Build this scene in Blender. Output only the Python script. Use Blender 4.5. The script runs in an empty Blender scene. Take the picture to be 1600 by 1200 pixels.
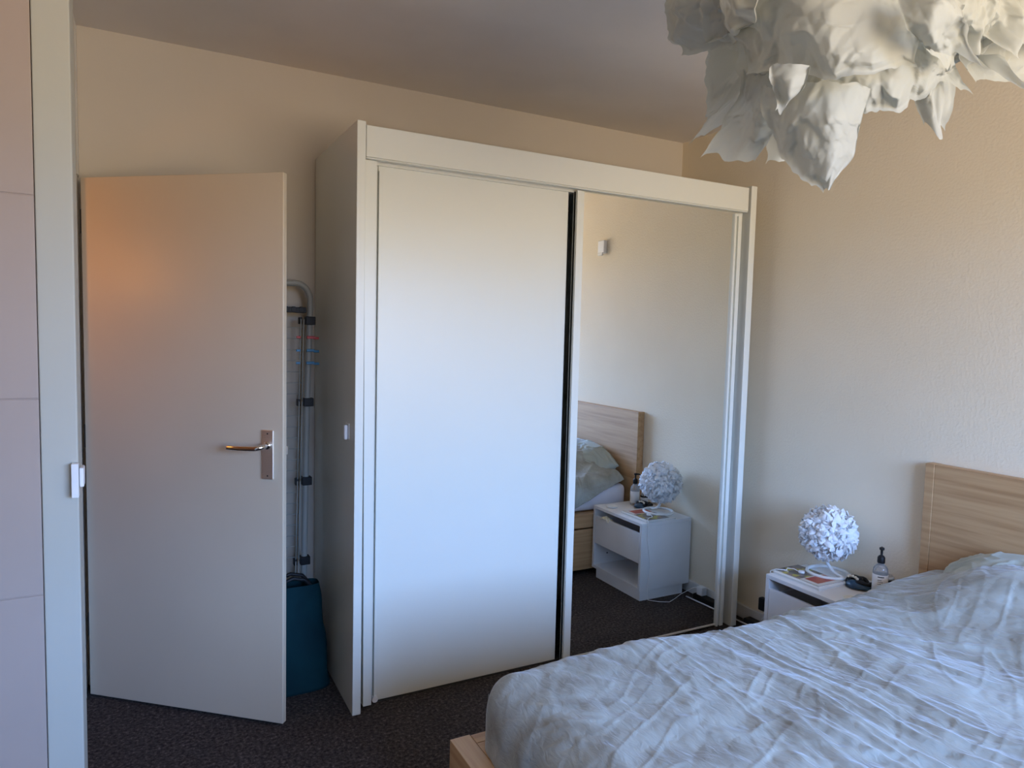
import bpy, bmesh, math, random
from math import sin, cos, pi, radians as rad, sqrt
from mathutils import Vector, Matrix, noise
random.seed(7)
S = bpy.context.scene
COL = S.collection

# ------------------------------------------------------------------ camera
cam_d = bpy.data.cameras.new('camera')
cam = bpy.data.objects.new('camera', cam_d); COL.objects.link(cam)
cam_d.sensor_fit = 'HORIZONTAL'; cam_d.sensor_width = 36.0
cam_d.lens = 1088.59 / 1600 * 36.0
cam_d.clip_start = 0.02
YAW, PITCH, ROLL = rad(27.98), rad(4.125), rad(1.4235)
Fv = Vector((sin(YAW)*cos(PITCH), cos(YAW)*cos(PITCH), -sin(PITCH)))
R0 = Vector((cos(YAW), -sin(YAW), 0)); U0 = R0.cross(Fv)
Rv = cos(ROLL)*R0 + sin(ROLL)*U0; Uv = -sin(ROLL)*R0 + cos(ROLL)*U0
M = Matrix((Rv, Uv, -Fv)).transposed().to_4x4()
M.translation = Vector((0.2103, 0.0, 1.4803))
cam.matrix_world = M
S.camera = cam

# ------------------------------------------------------------------ colour management
S.view_settings.view_transform = 'Standard'
S.view_settings.look = 'None'
S.view_settings.gamma = 1.0
S.view_settings.use_curve_mapping = False
S.view_settings.exposure = 0.93
S.cycles.use_denoising = True
S.cycles.diffuse_bounces = 6
S.cycles.max_bounces = 12
S.cycles.sample_clamp_indirect = 6.0

# ------------------------------------------------------------------ sky outside the window
W = bpy.data.worlds.new('daylight'); S.world = W; W.use_nodes = True
nt = W.node_tree; nt.nodes.clear()
wo = nt.nodes.new('ShaderNodeOutputWorld'); bg = nt.nodes.new('ShaderNodeBackground')
tc = nt.nodes.new('ShaderNodeTexCoord'); sp = nt.nodes.new('ShaderNodeSeparateXYZ')
mr = nt.nodes.new('ShaderNodeMapRange'); mr.inputs[1].default_value = -1; mr.inputs[2].default_value = 1
cr = nt.nodes.new('ShaderNodeValToRGB')
nt.links.new(tc.outputs['Generated'], sp.inputs[0]); nt.links.new(sp.outputs[2], mr.inputs[0])
nt.links.new(mr.outputs[0], cr.inputs[0]); nt.links.new(cr.outputs[0], bg.inputs[0]); nt.links.new(bg.outputs[0], wo.inputs[0])
el = cr.color_ramp.elements
el[0].position = 0.0; el[0].color = (0.43, 0.345, 0.25, 1)
el[1].position = 1.0; el[1].color = (0.22, 0.46, 1.05, 1)
for p, c in ((0.49, (0.43, 0.35, 0.26, 1)), (0.515, (0.30, 0.33, 0.30, 1)), (0.55, (0.35, 0.59, 1.12, 1))):
    e = el.new(p); e.color = c
bg.inputs[1].default_value = 14.0

WX0, WX1, WZ0, WZ1, YS = 0.60, 2.95, 0.85, 2.30, -1.35     # window opening in the south wall
pl_d = bpy.data.lights.new('window_portal', 'AREA'); pl_d.shape = 'RECTANGLE'
pl_d.size = WX1-WX0; pl_d.size_y = WZ1-WZ0; pl_d.cycles.is_portal = True
pl_o = bpy.data.objects.new('window_portal', pl_d); COL.objects.link(pl_o)
pl_o.location = ((WX0+WX1)/2, YS-0.06, (WZ0+WZ1)/2); pl_o.rotation_euler = (rad(90), 0, 0)

# hall lamp beyond the open door
hl = bpy.data.lights.new('hall_lamp_light', 'POINT'); hl.energy = 2.1; hl.color = (1.0, 0.36, 0.05); hl.shadow_soft_size = 0.10
hlo = bpy.data.objects.new('hall_lamp_light', hl); COL.objects.link(hlo); hlo.location = (-0.42, 2.84, 1.70)

# ------------------------------------------------------------------ material helpers
def mat(name, col, rough=0.6, metal=0.0, col2=None, nscale=8.0, bump=0.0, bscale=60.0, stretch=(1,1,1), detail=4.0,
        spec=0.5, sheen=0.0, coat=0.0, transl=0.0, ramp=(0.35, 0.65), dist=0.002, alpha=None, trans=0.0):
    m = bpy.data.materials.new(name); m.use_nodes = True
    t = m.node_tree; b = t.nodes['Principled BSDF']
    b.inputs['Base Color'].default_value = (*col, 1)
    b.inputs['Roughness'].default_value = rough; b.inputs['Metallic'].default_value = metal
    b.inputs['Specular IOR Level'].default_value = spec
    if sheen: b.inputs['Sheen Weight'].default_value = sheen; b.inputs['Sheen Roughness'].default_value = 0.35
    if coat: b.inputs['Coat Weight'].default_value = coat
    if trans: b.inputs['Transmission Weight'].default_value = trans
    c = t.nodes.new('ShaderNodeTexCoord'); mp = t.nodes.new('ShaderNodeMapping')
    mp.inputs['Scale'].default_value = stretch; t.links.new(c.outputs['Object'], mp.inputs[0])
    n = t.nodes.new('ShaderNodeTexNoise'); n.inputs['Scale'].default_value = nscale; n.inputs['Detail'].default_value = detail
    t.links.new(mp.outputs[0], n.inputs[0])
    r = t.nodes.new('ShaderNodeValToRGB'); e = r.color_ramp.elements
    c2 = col2 if col2 else tuple(x*0.95 for x in col)
    e[0].position, e[1].position = ramp; e[0].color = (*c2, 1); e[1].color = (*col, 1)
    t.links.new(n.outputs[0], r.inputs[0]); t.links.new(r.outputs[0], b.inputs['Base Color'])
    if bump:
        n2 = t.nodes.new('ShaderNodeTexNoise'); n2.inputs['Scale'].default_value = bscale; n2.inputs['Detail'].default_value = 5
        t.links.new(c.outputs['Object'], n2.inputs[0])
        bp = t.nodes.new('ShaderNodeBump'); bp.inputs['Strength'].default_value = bump; bp.inputs['Distance'].default_value = dist
        t.links.new(n2.outputs[0], bp.inputs['Height']); t.links.new(bp.outputs[0], b.inputs['Normal'])
    if transl:
        tr = t.nodes.new('ShaderNodeBsdfTranslucent'); tr.inputs[0].default_value = (*col, 1)
        mx = t.nodes.new('ShaderNodeMixShader'); mx.inputs[0].default_value = transl
        out = t.nodes['Material Output']
        t.links.new(b.outputs[0], mx.inputs[1]); t.links.new(tr.outputs[0], mx.inputs[2]); t.links.new(mx.outputs[0], out.inputs[0])
    return m

MT = {}
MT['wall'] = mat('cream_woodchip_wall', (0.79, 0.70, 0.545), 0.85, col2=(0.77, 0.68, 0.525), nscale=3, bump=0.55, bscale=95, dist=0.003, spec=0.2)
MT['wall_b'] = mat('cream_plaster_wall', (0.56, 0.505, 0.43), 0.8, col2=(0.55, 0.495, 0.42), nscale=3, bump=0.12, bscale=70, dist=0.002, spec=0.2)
MT['ceil'] = mat('off_white_ceiling', (0.70, 0.65, 0.60), 0.9, nscale=3, bump=0.1, bscale=80, spec=0.2)
MT['pillar'] = mat('painted_trim', (0.46, 0.455, 0.40), 0.5, nscale=2, bump=0.05, bscale=30)
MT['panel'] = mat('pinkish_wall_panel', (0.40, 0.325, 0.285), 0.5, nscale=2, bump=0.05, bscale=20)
MT['white'] = mat('cream_white_laminate', (0.655, 0.66, 0.60), 0.38, col2=(0.645, 0.65, 0.59), nscale=2, bump=0.03, bscale=14)
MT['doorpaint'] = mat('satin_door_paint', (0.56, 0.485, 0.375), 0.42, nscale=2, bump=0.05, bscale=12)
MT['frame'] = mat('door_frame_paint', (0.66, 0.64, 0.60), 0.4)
MT['ns'] = mat('white_lacquer', (0.72, 0.73, 0.74), 0.35)
MT['steel'] = mat('brushed_steel', (0.86, 0.80, 0.72), 0.42, metal=1.0, stretch=(1, 1, 30), nscale=40)
MT['chrome'] = mat('polished_steel', (0.75, 0.72, 0.70), 0.12, metal=1.0)
MT['mirror'] = mat('mirror_silver', (0.86, 0.88, 0.87), 0.0, metal=1.0, col2=(0.86, 0.88, 0.87))
MT['black'] = mat('black_plastic', (0.010, 0.010, 0.011), 0.5, spec=0.25)
MT['dark'] = mat('dark_track', (0.03, 0.028, 0.026), 0.6)
MT['plastic'] = mat('white_plastic', (0.78, 0.78, 0.78), 0.35)
MT['red'] = mat('red_plastic', (0.45, 0.03, 0.03), 0.45)
MT['blue'] = mat('blue_plastic', (0.02, 0.18, 0.36), 0.45)
MT['teal'] = mat('teal_bag_fabric', (0.003, 0.028, 0.034), 0.8, spec=0.12, col2=(0.002, 0.018, 0.024), nscale=6, bump=0.3, bscale=18, dist=0.01)
MT['sheet'] = mat('white_cotton', (0.72, 0.72, 0.78), 0.85, bump=0.1, bscale=200)
MT['sage'] = mat('sage_cotton', (0.36, 0.405, 0.37), 0.85, bump=0.25, bscale=90, sheen=0.3)
MT['feather'] = mat('white_feather', (0.85, 0.86, 0.87), 0.8, transl=0.25)
MT['tissue'] = mat('white_tissue_paper', (0.60, 0.605, 0.54), 0.55, transl=0.40, bump=0.2, bscale=60, dist=0.002, spec=0.25)
MT['lampmetal'] = mat('white_powder_coat', (0.74, 0.76, 0.75), 0.4)
MT['navy'] = mat('navy_satin', (0.012, 0.05, 0.10), 0.45)
MT['cream'] = mat('cream_bead', (0.65, 0.58, 0.45), 0.5)
MT['paper'] = mat('white_page', (0.72, 0.71, 0.68), 0.7)
MT['label'] = mat('white_label', (0.74, 0.72, 0.68), 0.6)
MT['yellow'] = mat('pale_yellow_wrapper', (0.62, 0.56, 0.30), 0.6, col2=(0.74, 0.72, 0.66), nscale=90)

def carpet():
    m = bpy.data.materials.new('charcoal_carpet'); m.use_nodes = True; t = m.node_tree; b = t.nodes['Principled BSDF']
    c = t.nodes.new('ShaderNodeTexCoord')
    v = t.nodes.new('ShaderNodeTexNoise'); v.inputs['Scale'].default_value = 80; v.inputs['Detail'].default_value = 6; v.inputs['Roughness'].default_value = .75
    w = t.nodes.new('ShaderNodeTexNoise'); w.inputs['Scale'].default_value = 7; w.inputs['Detail'].default_value = 3
    r = t.nodes.new('ShaderNodeValToRGB'); e = r.color_ramp.elements
    e[0].position = .36; e[0].color = (0.018, 0.015, 0.014, 1); e[1].position = .72; e[1].color = (0.24, 0.20, 0.185, 1)
    e2 = e.new(.55); e2.color = (0.085, 0.070, 0.064, 1)
    mx = t.nodes.new('ShaderNodeMix'); mx.data_type = 'RGBA'; mx.blend_type = 'MULTIPLY'; mx.inputs[0].default_value = .5
    t.links.new(c.outputs['Object'], v.inputs[0]); t.links.new(c.outputs['Object'], w.inputs[0])
    t.links.new(v.outputs[0], r.inputs[0]); t.links.new(r.outputs[0], mx.inputs[6]); t.links.new(w.outputs[0], mx.inputs[7])
    gm = t.nodes.new('ShaderNodeMix'); gm.data_type = 'RGBA'; gm.blend_type = 'ADD'; gm.inputs[0].default_value = .25
    t.links.new(mx.outputs[2], gm.inputs[6]); t.links.new(r.outputs[0], gm.inputs[7])
    t.links.new(gm.outputs[2], b.inputs['Base Color']); b.inputs['Roughness'].default_value = .95; b.inputs['Specular IOR Level'].default_value = .1
    bp = t.nodes.new('ShaderNodeBump'); bp.inputs['Strength'].default_value = 1; bp.inputs['Distance'].default_value = .012
    t.links.new(v.outputs[0], bp.inputs['Height']); t.links.new(bp.outputs[0], b.inputs['Normal'])
    return m
MT['carpet'] = carpet()

def wood(name, along):
    # oak veneer, fine grain lines stretched along one axis
    m = bpy.data.materials.new(name); m.use_nodes = True; t = m.node_tree; b = t.nodes['Principled BSDF']
    c = t.nodes.new('ShaderNodeTexCoord'); mp = t.nodes.new('ShaderNodeMapping')
    mp.inputs['Scale'].default_value = {'x': (0.6, 14, 14), 'y': (14, 0.6, 14)}[along]
    t.links.new(c.outputs['Object'], mp.inputs[0])
    n = t.nodes.new('ShaderNodeTexNoise'); n.inputs['Scale'].default_value = 3.2; n.inputs['Detail'].default_value = 7; n.inputs['Distortion'].default_value = .4
    r = t.nodes.new('ShaderNodeValToRGB'); e = r.color_ramp.elements
    e[0].position = .32; e[0].color = (0.37, 0.21, 0.095, 1); e[1].position = .66; e[1].color = (0.51, 0.325, 0.165, 1)
    e2 = e.new(.5); e2.color = (0.46, 0.28, 0.135, 1)
    t.links.new(mp.outputs[0], n.inputs[0]); t.links.new(n.outputs[0], r.inputs[0]); t.links.new(r.outputs[0], b.inputs['Base Color'])
    b.inputs['Roughness'].default_value = .5
    bp = t.nodes.new('ShaderNodeBump'); bp.inputs['Strength'].default_value = .08; bp.inputs['Distance'].default_value = .002
    t.links.new(n.outputs[0], bp.inputs['Height']); t.links.new(bp.outputs[0], b.inputs['Normal'])
    return m
MT['oak_y'] = wood('oak_veneer_crosswise', 'y'); MT['oak_x'] = wood('oak_veneer_lengthwise', 'x')

def duvet_mat():
    m = bpy.data.materials.new('sage_crushed_velvet'); m.use_nodes = True; t = m.node_tree; b = t.nodes['Principled BSDF']
    c = t.nodes.new('ShaderNodeTexCoord')
    a = t.nodes.new('ShaderNodeTexNoise'); a.inputs['Scale'].default_value = 4.5; a.inputs['Detail'].default_value = 6; a.inputs['Distortion'].default_value = 1.2
    r = t.nodes.new('ShaderNodeValToRGB'); e = r.color_ramp.elements
    e[0].position = .33; e[0].color = (0.235, 0.235, 0.200, 1); e[1].position = .66; e[1].color = (0.36, 0.40, 0.385, 1)
    t.links.new(c.outputs['Object'], a.inputs[0]); t.links.new(a.outputs[0], r.inputs[0]); t.links.new(r.outputs[0], b.inputs['Base Color'])
    b.inputs['Roughness'].default_value = .75; b.inputs['Sheen Weight'].default_value = .55; b.inputs['Sheen Roughness'].default_value = .3
    b.inputs['Sheen Tint'].default_value = (0.8, 0.88, 1, 1)
    f = t.nodes.new('ShaderNodeTexNoise'); f.inputs['Scale'].default_value = 55; f.inputs['Detail'].default_value = 7; f.inputs['Distortion'].default_value = 1.0
    mp = t.nodes.new('ShaderNodeMapping'); mp.inputs['Scale'].default_value = (1, .4, 1); t.links.new(c.outputs['Object'], mp.inputs[0]); t.links.new(mp.outputs[0], f.inputs[0])
    bp = t.nodes.new('ShaderNodeBump'); bp.inputs['Strength'].default_value = .55; bp.inputs['Distance'].default_value = .006
    t.links.new(f.outputs[0], bp.inputs['Height']); t.links.new(bp.outputs[0], b.inputs['Normal'])
    return m
MT['duvet'] = duvet_mat()

def magazine_mat():
    m = bpy.data.materials.new('printed_cover'); m.use_nodes = True; t = m.node_tree; b = t.nodes['Principled BSDF']
    c = t.nodes.new('ShaderNodeTexCoord'); v = t.nodes.new('ShaderNodeTexVoronoi'); v.inputs['Scale'].default_value = 42
    r = t.nodes.new('ShaderNodeValToRGB'); e = r.color_ramp.elements; r.color_ramp.interpolation = 'CONSTANT'
    e[0].position = 0; e[0].color = (0.10, 0.085, 0.07, 1); e[1].position = .35; e[1].color = (0.22, 0.15, 0.12, 1)
    for p, cc in ((.55, (0.35, 0.32, 0.05, 1)), (.68, (0.16, 0.15, 0.13, 1)), (.85, (0.45, 0.42, 0.36, 1))):
        x = e.new(p); x.color = cc
    t.links.new(c.outputs['Object'], v.inputs[0]); t.links.new(v.outputs['Color'], r.inputs[0]); t.links.new(r.outputs[0], b.inputs['Base Color'])
    b.inputs['Roughness'].default_value = .35
    return m
MT['mag'] = magazine_mat()
MT['magred'] = mat('red_cover_print', (0.34, 0.05, 0.035), 0.4, col2=(0.42, 0.12, 0.06), nscale=30)
MT['magwhite'] = mat('cover_border', (0.62, 0.60, 0.55), 0.4)
MT['rackwhite'] = mat('shaded_white_coating', (0.30, 0.295, 0.26), 0.5)  # white rack coating darkened to grey: dim shade behind the door, put into the colour
MT['clear'] = mat('clear_bottle_plastic', (0.80, 0.82, 0.82), 0.12, trans=0.75, spec=0.5)
MT['glass'] = mat('window_glass', (1, 1, 1), 0.0, trans=1.0, col2=(1, 1, 1))

# ------------------------------------------------------------------ mesh helpers
def BM(): return bmesh.new()
def box(bm, x0, x1, y0, y1, z0, z1, mx=None):
    vs = [bm.verts.new(Vector(p)) for p in ((x0,y0,z0),(x1,y0,z0),(x1,y1,z0),(x0,y1,z0),(x0,y0,z1),(x1,y0,z1),(x1,y1,z1),(x0,y1,z1))]
    fs = [bm.faces.new([vs[i] for i in f]) for f in ((0,3,2,1),(4,5,6,7),(0,1,5,4),(1,2,6,5),(2,3,7,6),(3,0,4,7))]
    if mx:
        for v in vs: v.co = mx @ v.co
    return vs, fs
def quadbox(bm, pts_lo, pts_hi):
    vs = [bm.verts.new(Vector(p)) for p in list(pts_lo)+list(pts_hi)]
    for f in ((0,3,2,1),(4,5,6,7),(0,1,5,4),(1,2,6,5),(2,3,7,6),(3,0,4,7)): bm.faces.new([vs[i] for i in f])
def tube(bm, pts, r, n=12, cap=True, closed=False):
    pts = [Vector(p) for p in pts]; rr = r if isinstance(r, (list, tuple)) else [r]*len(pts)
    rings = []; N = len(pts); prev = None
    for i, p in enumerate(pts):
        if closed: d = pts[(i+1) % N]-pts[(i-1) % N]
        else: d = pts[min(i+1, N-1)]-pts[max(i-1, 0)]
        d.normalize()
        if prev is None:
            a = Vector((0,0,1)) if abs(d.z) < .9 else Vector((1,0,0))
            u = d.cross(a).normalized()
        else: u = (prev - d*prev.dot(d)).normalized()
        w = d.cross(u); prev = u
        rings.append([bm.verts.new(p + rr[i]*(cos(2*pi*k/n)*u + sin(2*pi*k/n)*w)) for k in range(n)])
    for i in range(N if closed else N-1):
        A, B = rings[i], rings[(i+1) % N]
        for k in range(n): bm.faces.new((A[k], A[(k+1) % n], B[(k+1) % n], B[k]))
    if cap and not closed:
        bm.faces.new(rings[0][::-1]); bm.faces.new(rings[-1])
def lathe(bm, prof, c=(0,0,0), n=28):
    rings = []
    for r, z in prof:
        if r < 1e-6: rings.append([bm.verts.new(Vector((c[0], c[1], c[2]+z)))])
        else: rings.append([bm.verts.new(Vector((c[0]+r*cos(2*pi*k/n), c[1]+r*sin(2*pi*k/n), c[2]+z))) for k in range(n)])
    for A, B in zip(rings, rings[1:]):
        for k in range(n):
            k2 = (k+1) % n
            if len(A) == 1 and len(B) > 1: bm.faces.new((A[0], B[k2], B[k]))
            elif len(B) == 1 and len(A) > 1: bm.faces.new((A[k], A[k2], B[0]))
            elif len(A) > 1: bm.faces.new((A[k], A[k2], B[k2], B[k]))
def grid(bm, nu, nv, fn, mi=0, wrap=False):
    V = [[bm.verts.new(fn(i/(nu-1 if not wrap else nu), j/(nv-1))) for j in range(nv)] for i in range(nu)]
    for i in range(nu if wrap else nu-1):
        for j in range(nv-1):
            i2 = (i+1) % nu
            f = bm.faces.new((V[i][j], V[i2][j], V[i2][j+1], V[i][j+1])); f.material_index = mi
    return V
def obj(name, bm, m, parent=None, bevel=0.0, smooth=False, solid=0.0, loc=None, recalc=True):
    if recalc: bmesh.ops.recalc_face_normals(bm, faces=bm.faces)
    me = bpy.data.meshes.new(name); bm.to_mesh(me); bm.free()
    for mm in (m if isinstance(m, list) else [m]): me.materials.append(mm)
    o = bpy.data.objects.new(name, me); COL.objects.link(o)
    if smooth:
        for p in me.polygons: p.use_smooth = True
    if parent:
        o.parent = parent
        o.matrix_parent_inverse = base_matrix(parent).inverted()
    if solid:
        s = o.modifiers.new('solid', 'SOLIDIFY'); s.thickness = solid; s.offset = -1
    if bevel:
        b = o.modifiers.new('bevel', 'BEVEL'); b.width = bevel; b.segments = 3; b.limit_method = 'ANGLE'; b.angle_limit = rad(40)
        for p in me.polygons: p.use_smooth = True
        w = o.modifiers.new('wn', 'WEIGHTED_NORMAL'); w.keep_sharp = True
    return o
def base_matrix(o):
    m = Matrix.Translation(o.location) @ o.rotation_euler.to_matrix().to_4x4()
    return m if not o.parent else m   # parents below a root carry no transform of their own
def thing(name, label, cat, loc=(0,0,0), group=None):
    o = bpy.data.objects.new(name, None); COL.objects.link(o); o.location = loc
    o.empty_display_size = .1; tag(o, label, cat, group); return o
def tag(o, label, cat, group=None):
    o['label'] = label; o['category'] = cat
    if group: o['group'] = group
    return o
def struct(o): o['kind'] = 'structure'; return o
def B(name, m, x0, x1, y0, y1, z0, z1, parent=None, bevel=0.0):
    bm = BM(); box(bm, x0, x1, y0, y1, z0, z1); return obj(name, bm, m, parent, bevel)
def sub(o, parent):   # parent an already made part under another part without moving it
    o.parent = parent; o.matrix_parent_inverse = Matrix.Identity(4); return o

# ------------------------------------------------------------------ the room
XR, YB, H, XW = 3.031, 3.2424, 2.6215, -1.0
struct(B('floor', MT['carpet'], XW-.1, XR+.1, YS-.12, YB+.1, -.1, 0))
struct(B('ceiling', MT['ceil'], XW-.1, XR+.1, YS-.12, YB+.1, H, H+.1))
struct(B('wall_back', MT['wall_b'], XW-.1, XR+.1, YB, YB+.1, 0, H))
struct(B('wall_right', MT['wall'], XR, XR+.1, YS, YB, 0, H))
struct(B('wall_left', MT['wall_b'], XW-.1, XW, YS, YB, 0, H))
bm = BM(); box(bm, XW-.1, WX0, YS-.12, YS, 0, H); box(bm, WX1, XR+.1, YS-.12, YS, 0, H)
box(bm, WX0, WX1, YS-.12, YS, 0, WZ0); box(bm, WX0, WX1, YS-.12, YS, WZ1, H)
struct(obj('wall_front', bm, MT['wall_b']))
bm = BM()
for a in ((WX0, WX0+.05), (WX1-.05, WX1), ((WX0+WX1)/2-.03, (WX0+WX1)/2+.03)): box(bm, a[0], a[1], YS-.09, YS-.03, WZ0, WZ1)
box(bm, WX0, WX1, YS-.09, YS-.03, WZ0, WZ0+.05); box(bm, WX0, WX1, YS-.09, YS-.03, WZ1-.05, WZ1)
struct(obj('window_1', bm, MT['frame'], bevel=.004))
# wall piece with wide panels left of the doorway, seams at 0.505 m
bm = BM()
zs = [0, .275, .78, 1.287, 1.792, 2.297, H]
for a, b_ in zip(zs, zs[1:]): box(bm, XW, -.0225, 2.103, 2.2, a+.0012, b_-.0012)
box(bm, XW, -.0225, 2.106, 2.195, 0, H)
struct(obj('wall_panelled', bm, MT['panel'], bevel=.002))
struct(B('trim_1', MT['pillar'], -.021, .060, 2.1, 2.215, 0, H, bevel=.004))
struct(B('trim_2', MT['frame'], -.10, .0, 3.185, YB, 2.045, H-.004, bevel=.004))
struct(B('trim_3', MT['frame'], -.10, -.002, 2.215, 3.185, 2.045, H))          # lintel over the doorway
bm = BM(); box(bm, -.10, -.004, 3.142, YB, 0, 2.045); box(bm, -.10, -.001, 3.095, 3.13, 0, 2.045)
struct(obj('trim_4', bm, MT['frame'], bevel=.003))                             # hinge-side jamb
struct(B('baseboard_right', MT['frame'], XR-.014, XR, YS, YB, 0, .07, bevel=.003))
struct(B('baseboard_back', MT['frame'], 0, XR-.014, YB-.014, YB, 0, .07, bevel=.003))

# ------------------------------------------------------------------ room door, standing open
T = rad(49.866); PX, PY = .010, 3.1274
DM = Matrix(((sin(T), cos(T), 0, PX), (-cos(T), sin(T), 0, PY), (0, 0, 1, 0), (0, 0, 0, 1)))   # s along leaf, n away from camera, z
bm = BM(); box(bm, .0, .843, 0, .024, .012, 2.027, DM); box(bm, .0, .828, .024, .040, .012, 2.020, DM)
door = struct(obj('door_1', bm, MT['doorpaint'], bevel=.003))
def dpart(name, fn, m, parent, **k):
    bm = BM(); fn(bm)
    for v in bm.verts: v.co = DM @ v.co
    return obj(name, bm, m, parent, **k)
plate = dpart('handle_plate', lambda b: box(b, .762, .808, -.008, 0, .931, 1.111), MT['steel'], door, bevel=.003)
def lever(b):
    p = [(.786, 0, 1.056), (.786, -.03, 1.056)]
    for k in range(1, 8):
        a = k/7*pi/2; p.append((.786-.022*(1-cos(a)), -.034-.020*sin(a), 1.056-.001*k))
    p += [(.74, -.0545, 1.048), (.70, -.0545, 1.047), (.655, -.0545, 1.047), (.652, -.0545, 1.047)]
    tube(b, p, [.0095]*(len(p)-1)+[.0085], 16)
    tube(b, [(.786, -.008, 1.056), (.786, -.016, 1.056)], .014, 20)
dpart('handle', lever, MT['chrome'], door, smooth=True)
def screws(b):
    for z in (1.098, .944): tube(b, [(.785, -.0085, z), (.785, -.0065, z)], .003, 10)
dpart('screw', screws, MT['dark'], door)
dpart('latch', lambda b: box(b, .827, .8435, .0265, .0375, 1.02, 1.05), MT['steel'], door, bevel=.001)
def hinges(b):
    for z in (.25, 1.0, 1.82): tube(b, [(-.006, .012, z), (-.006, .012, z+.09)], .007, 10)
dpart('hinge', hinges, MT['dark'], door)
door['label'] = 'plain off-white room door standing open in front of the drying rack'

# light switch wrapping the near corner of the white trim
sw = thing('light_switch', 'small white surface-mounted switch box on the edge of the narrow white wall trim', 'light switch', (.058, 2.13, 1.075))
B('switch_box', MT['plastic'], .0455, .0615, 2.072, 2.0995, 1.033, 1.121, sw, bevel=.0015)
B('switch_rocker', MT['plastic'], .0625, .0725, 2.082, 2.128, 1.058, 1.108, sw, bevel=.003)

# ------------------------------------------------------------------ wardrobe
wr = thing('wardrobe', 'tall cream sliding-door wardrobe with one white door and one mirrored door', 'wardrobe', (1.9, 2.9, 0))
YF = 2.547
bm = BM(); box(bm, .905, .938, YF, 3.236, 0, 2.238)
obj('side_panel', bm, MT['white'], wr, bevel=.003)
bm = BM(); box(bm, 2.877, 2.915, YF, 3.236, 0, 2.238)
obj('side_panel', bm, MT['white'], wr, bevel=.003)
B('top_panel', MT['white'], .939, 2.876, 2.70, 3.236, 2.14, 2.165, wr)
B('back_panel', MT['white'], .939, 2.876, 3.224, 3.236, .02, 2.14, wr)
bm = BM(); box(bm, .9395, 2.862, YF+.002, YF+.022, 2.112, 2.226); box(bm, .9395, 2.862, YF+.004, YF+.03, 2.106, 2.112)
obj('fascia', bm, MT['white'], wr, bevel=.003)
B('top_rail', MT['white'], .9395, 2.876, 2.60, 2.69, 2.098, 2.135, wr)
bm = BM(); quadbox(bm, ((.952, 2.565, .018), (.985, 2.565, .018), (.985, 2.60, .018), (.952, 2.60, .018)),
                   ((.9385, 2.565, 2.105), (.985, 2.565, 2.105), (.985, 2.60, 2.105), (.9385, 2.60, 2.105)))
obj('filler_strip', bm, MT['white'], wr, bevel=.001)
B('filler_strip', MT['white'], 2.862, 2.875, 2.60, 2.62, .0, 2.105, wr)
B('floor_track', MT['dark'], .99, 2.875, 2.606, 2.66, .0005, .005, wr)
# plain sliding door
bm = BM(); box(bm, 1.004, 1.852, 2.6095, 2.627, .007, 2.10)
sd = obj('sliding_door', bm, MT['white'], wr, bevel=.0015)
bm = BM(); box(bm, 1.004, 1.013, 2.598, 2.6094, .010, 2.078); box(bm, .990, 1.003, 2.612, 2.627, .010, 2.098)
e = obj('edge_profile', bm, MT['white'], wr, bevel=.001); sub(e, sd); 
bm = BM(); tube(bm, [(1.008, 2.592, .020), (1.008, 2.612, .020)], .012, 14)
r_ = obj('roller', bm, MT['plastic'], wr, smooth=False); sub(r_, sd)
# mirrored sliding door
YM = 2.5786
bm = BM(); box(bm, 1.872, 2.842, YM+.004, YM+.022, .012, 2.10)
md = obj('mirror_door', bm, MT['white'], wr)
def subp(name, m, *a, **k):
    o = B(name, m, *a, wr, **k); sub(o, md); return o
subp('mirror_glass', MT['mirror'], 1.908, 2.796, YM, YM+.0035, .020, 2.10)
subp('stile', MT['white'], 1.872, 1.9075, YM-.010, YM+.020, .006, 2.103, bevel=.0015)
bm = BM(); box(bm, 2.7965, 2.808, YM-.010, YM+.02, .006, 2.098); box(bm, 2.808, 2.820, YM+.001, YM+.02, .006, 2.088); box(bm, 2.820, 2.842, YM-.010, YM+.02, .006, 2.098)
box(bm, 2.808, 2.820, YM-.010, YM+.001, 2.086, 2.098)
o = obj('stile', bm, MT['white'], wr, bevel=.001); sub(o, md)
subp('bottom_rail', MT['frame'], 1.9075, 2.7965, YM-.003, YM, .012, .020)

hook = thing('adhesive_hook', 'small white oval plastic hook stuck on the left side of the wardrobe', 'hook', (.904, 2.645, 1.09))
bm = BM(); box(bm, .901, .9048, 2.618, 2.668, 1.062, 1.124); obj('backplate', bm, MT['plastic'], hook, bevel=.0018)
bm = BM(); box(bm, .886, .9005, 2.622, 2.646, 1.060, 1.118); obj('knob', bm, MT['plastic'], hook, bevel=.006)

# ------------------------------------------------------------------ folded drying rack behind the door
rk = thing('drying_rack', 'folded white tower drying rack with black joints leaning behind the open door', 'drying rack', (.58, 3.1, 0))
RY = 3.10; XA, XB = .30, .852
zj = [.462, .814, 1.16, 1.515]
def lean(z): return RY - .03 + .05*z/1.7
bm = BM()
p = [(XA, lean(0), .02), (XA, lean(1.6), 1.60)]
for k in range(1, 9): a = k/9*pi/2; p.append((XA+.06*(1-cos(a)), lean(1.66), 1.60+.075*sin(a)))
for k in range(0, 9): a = k/9*pi/2; p.append((XB+.008-.06+.06*sin(a), lean(1.66), 1.60+.075*cos(a)))
p += [(XB+.008, lean(1.6), 1.60), (XB-.008, lean(1.16), 1.16), (XB-.022, lean(.46), .46), (XB-.03, lean(0), .02)]
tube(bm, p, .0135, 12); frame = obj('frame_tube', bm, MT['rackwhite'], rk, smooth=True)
def xr_at(z): return XB-.03 + .038*z/1.6
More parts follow.
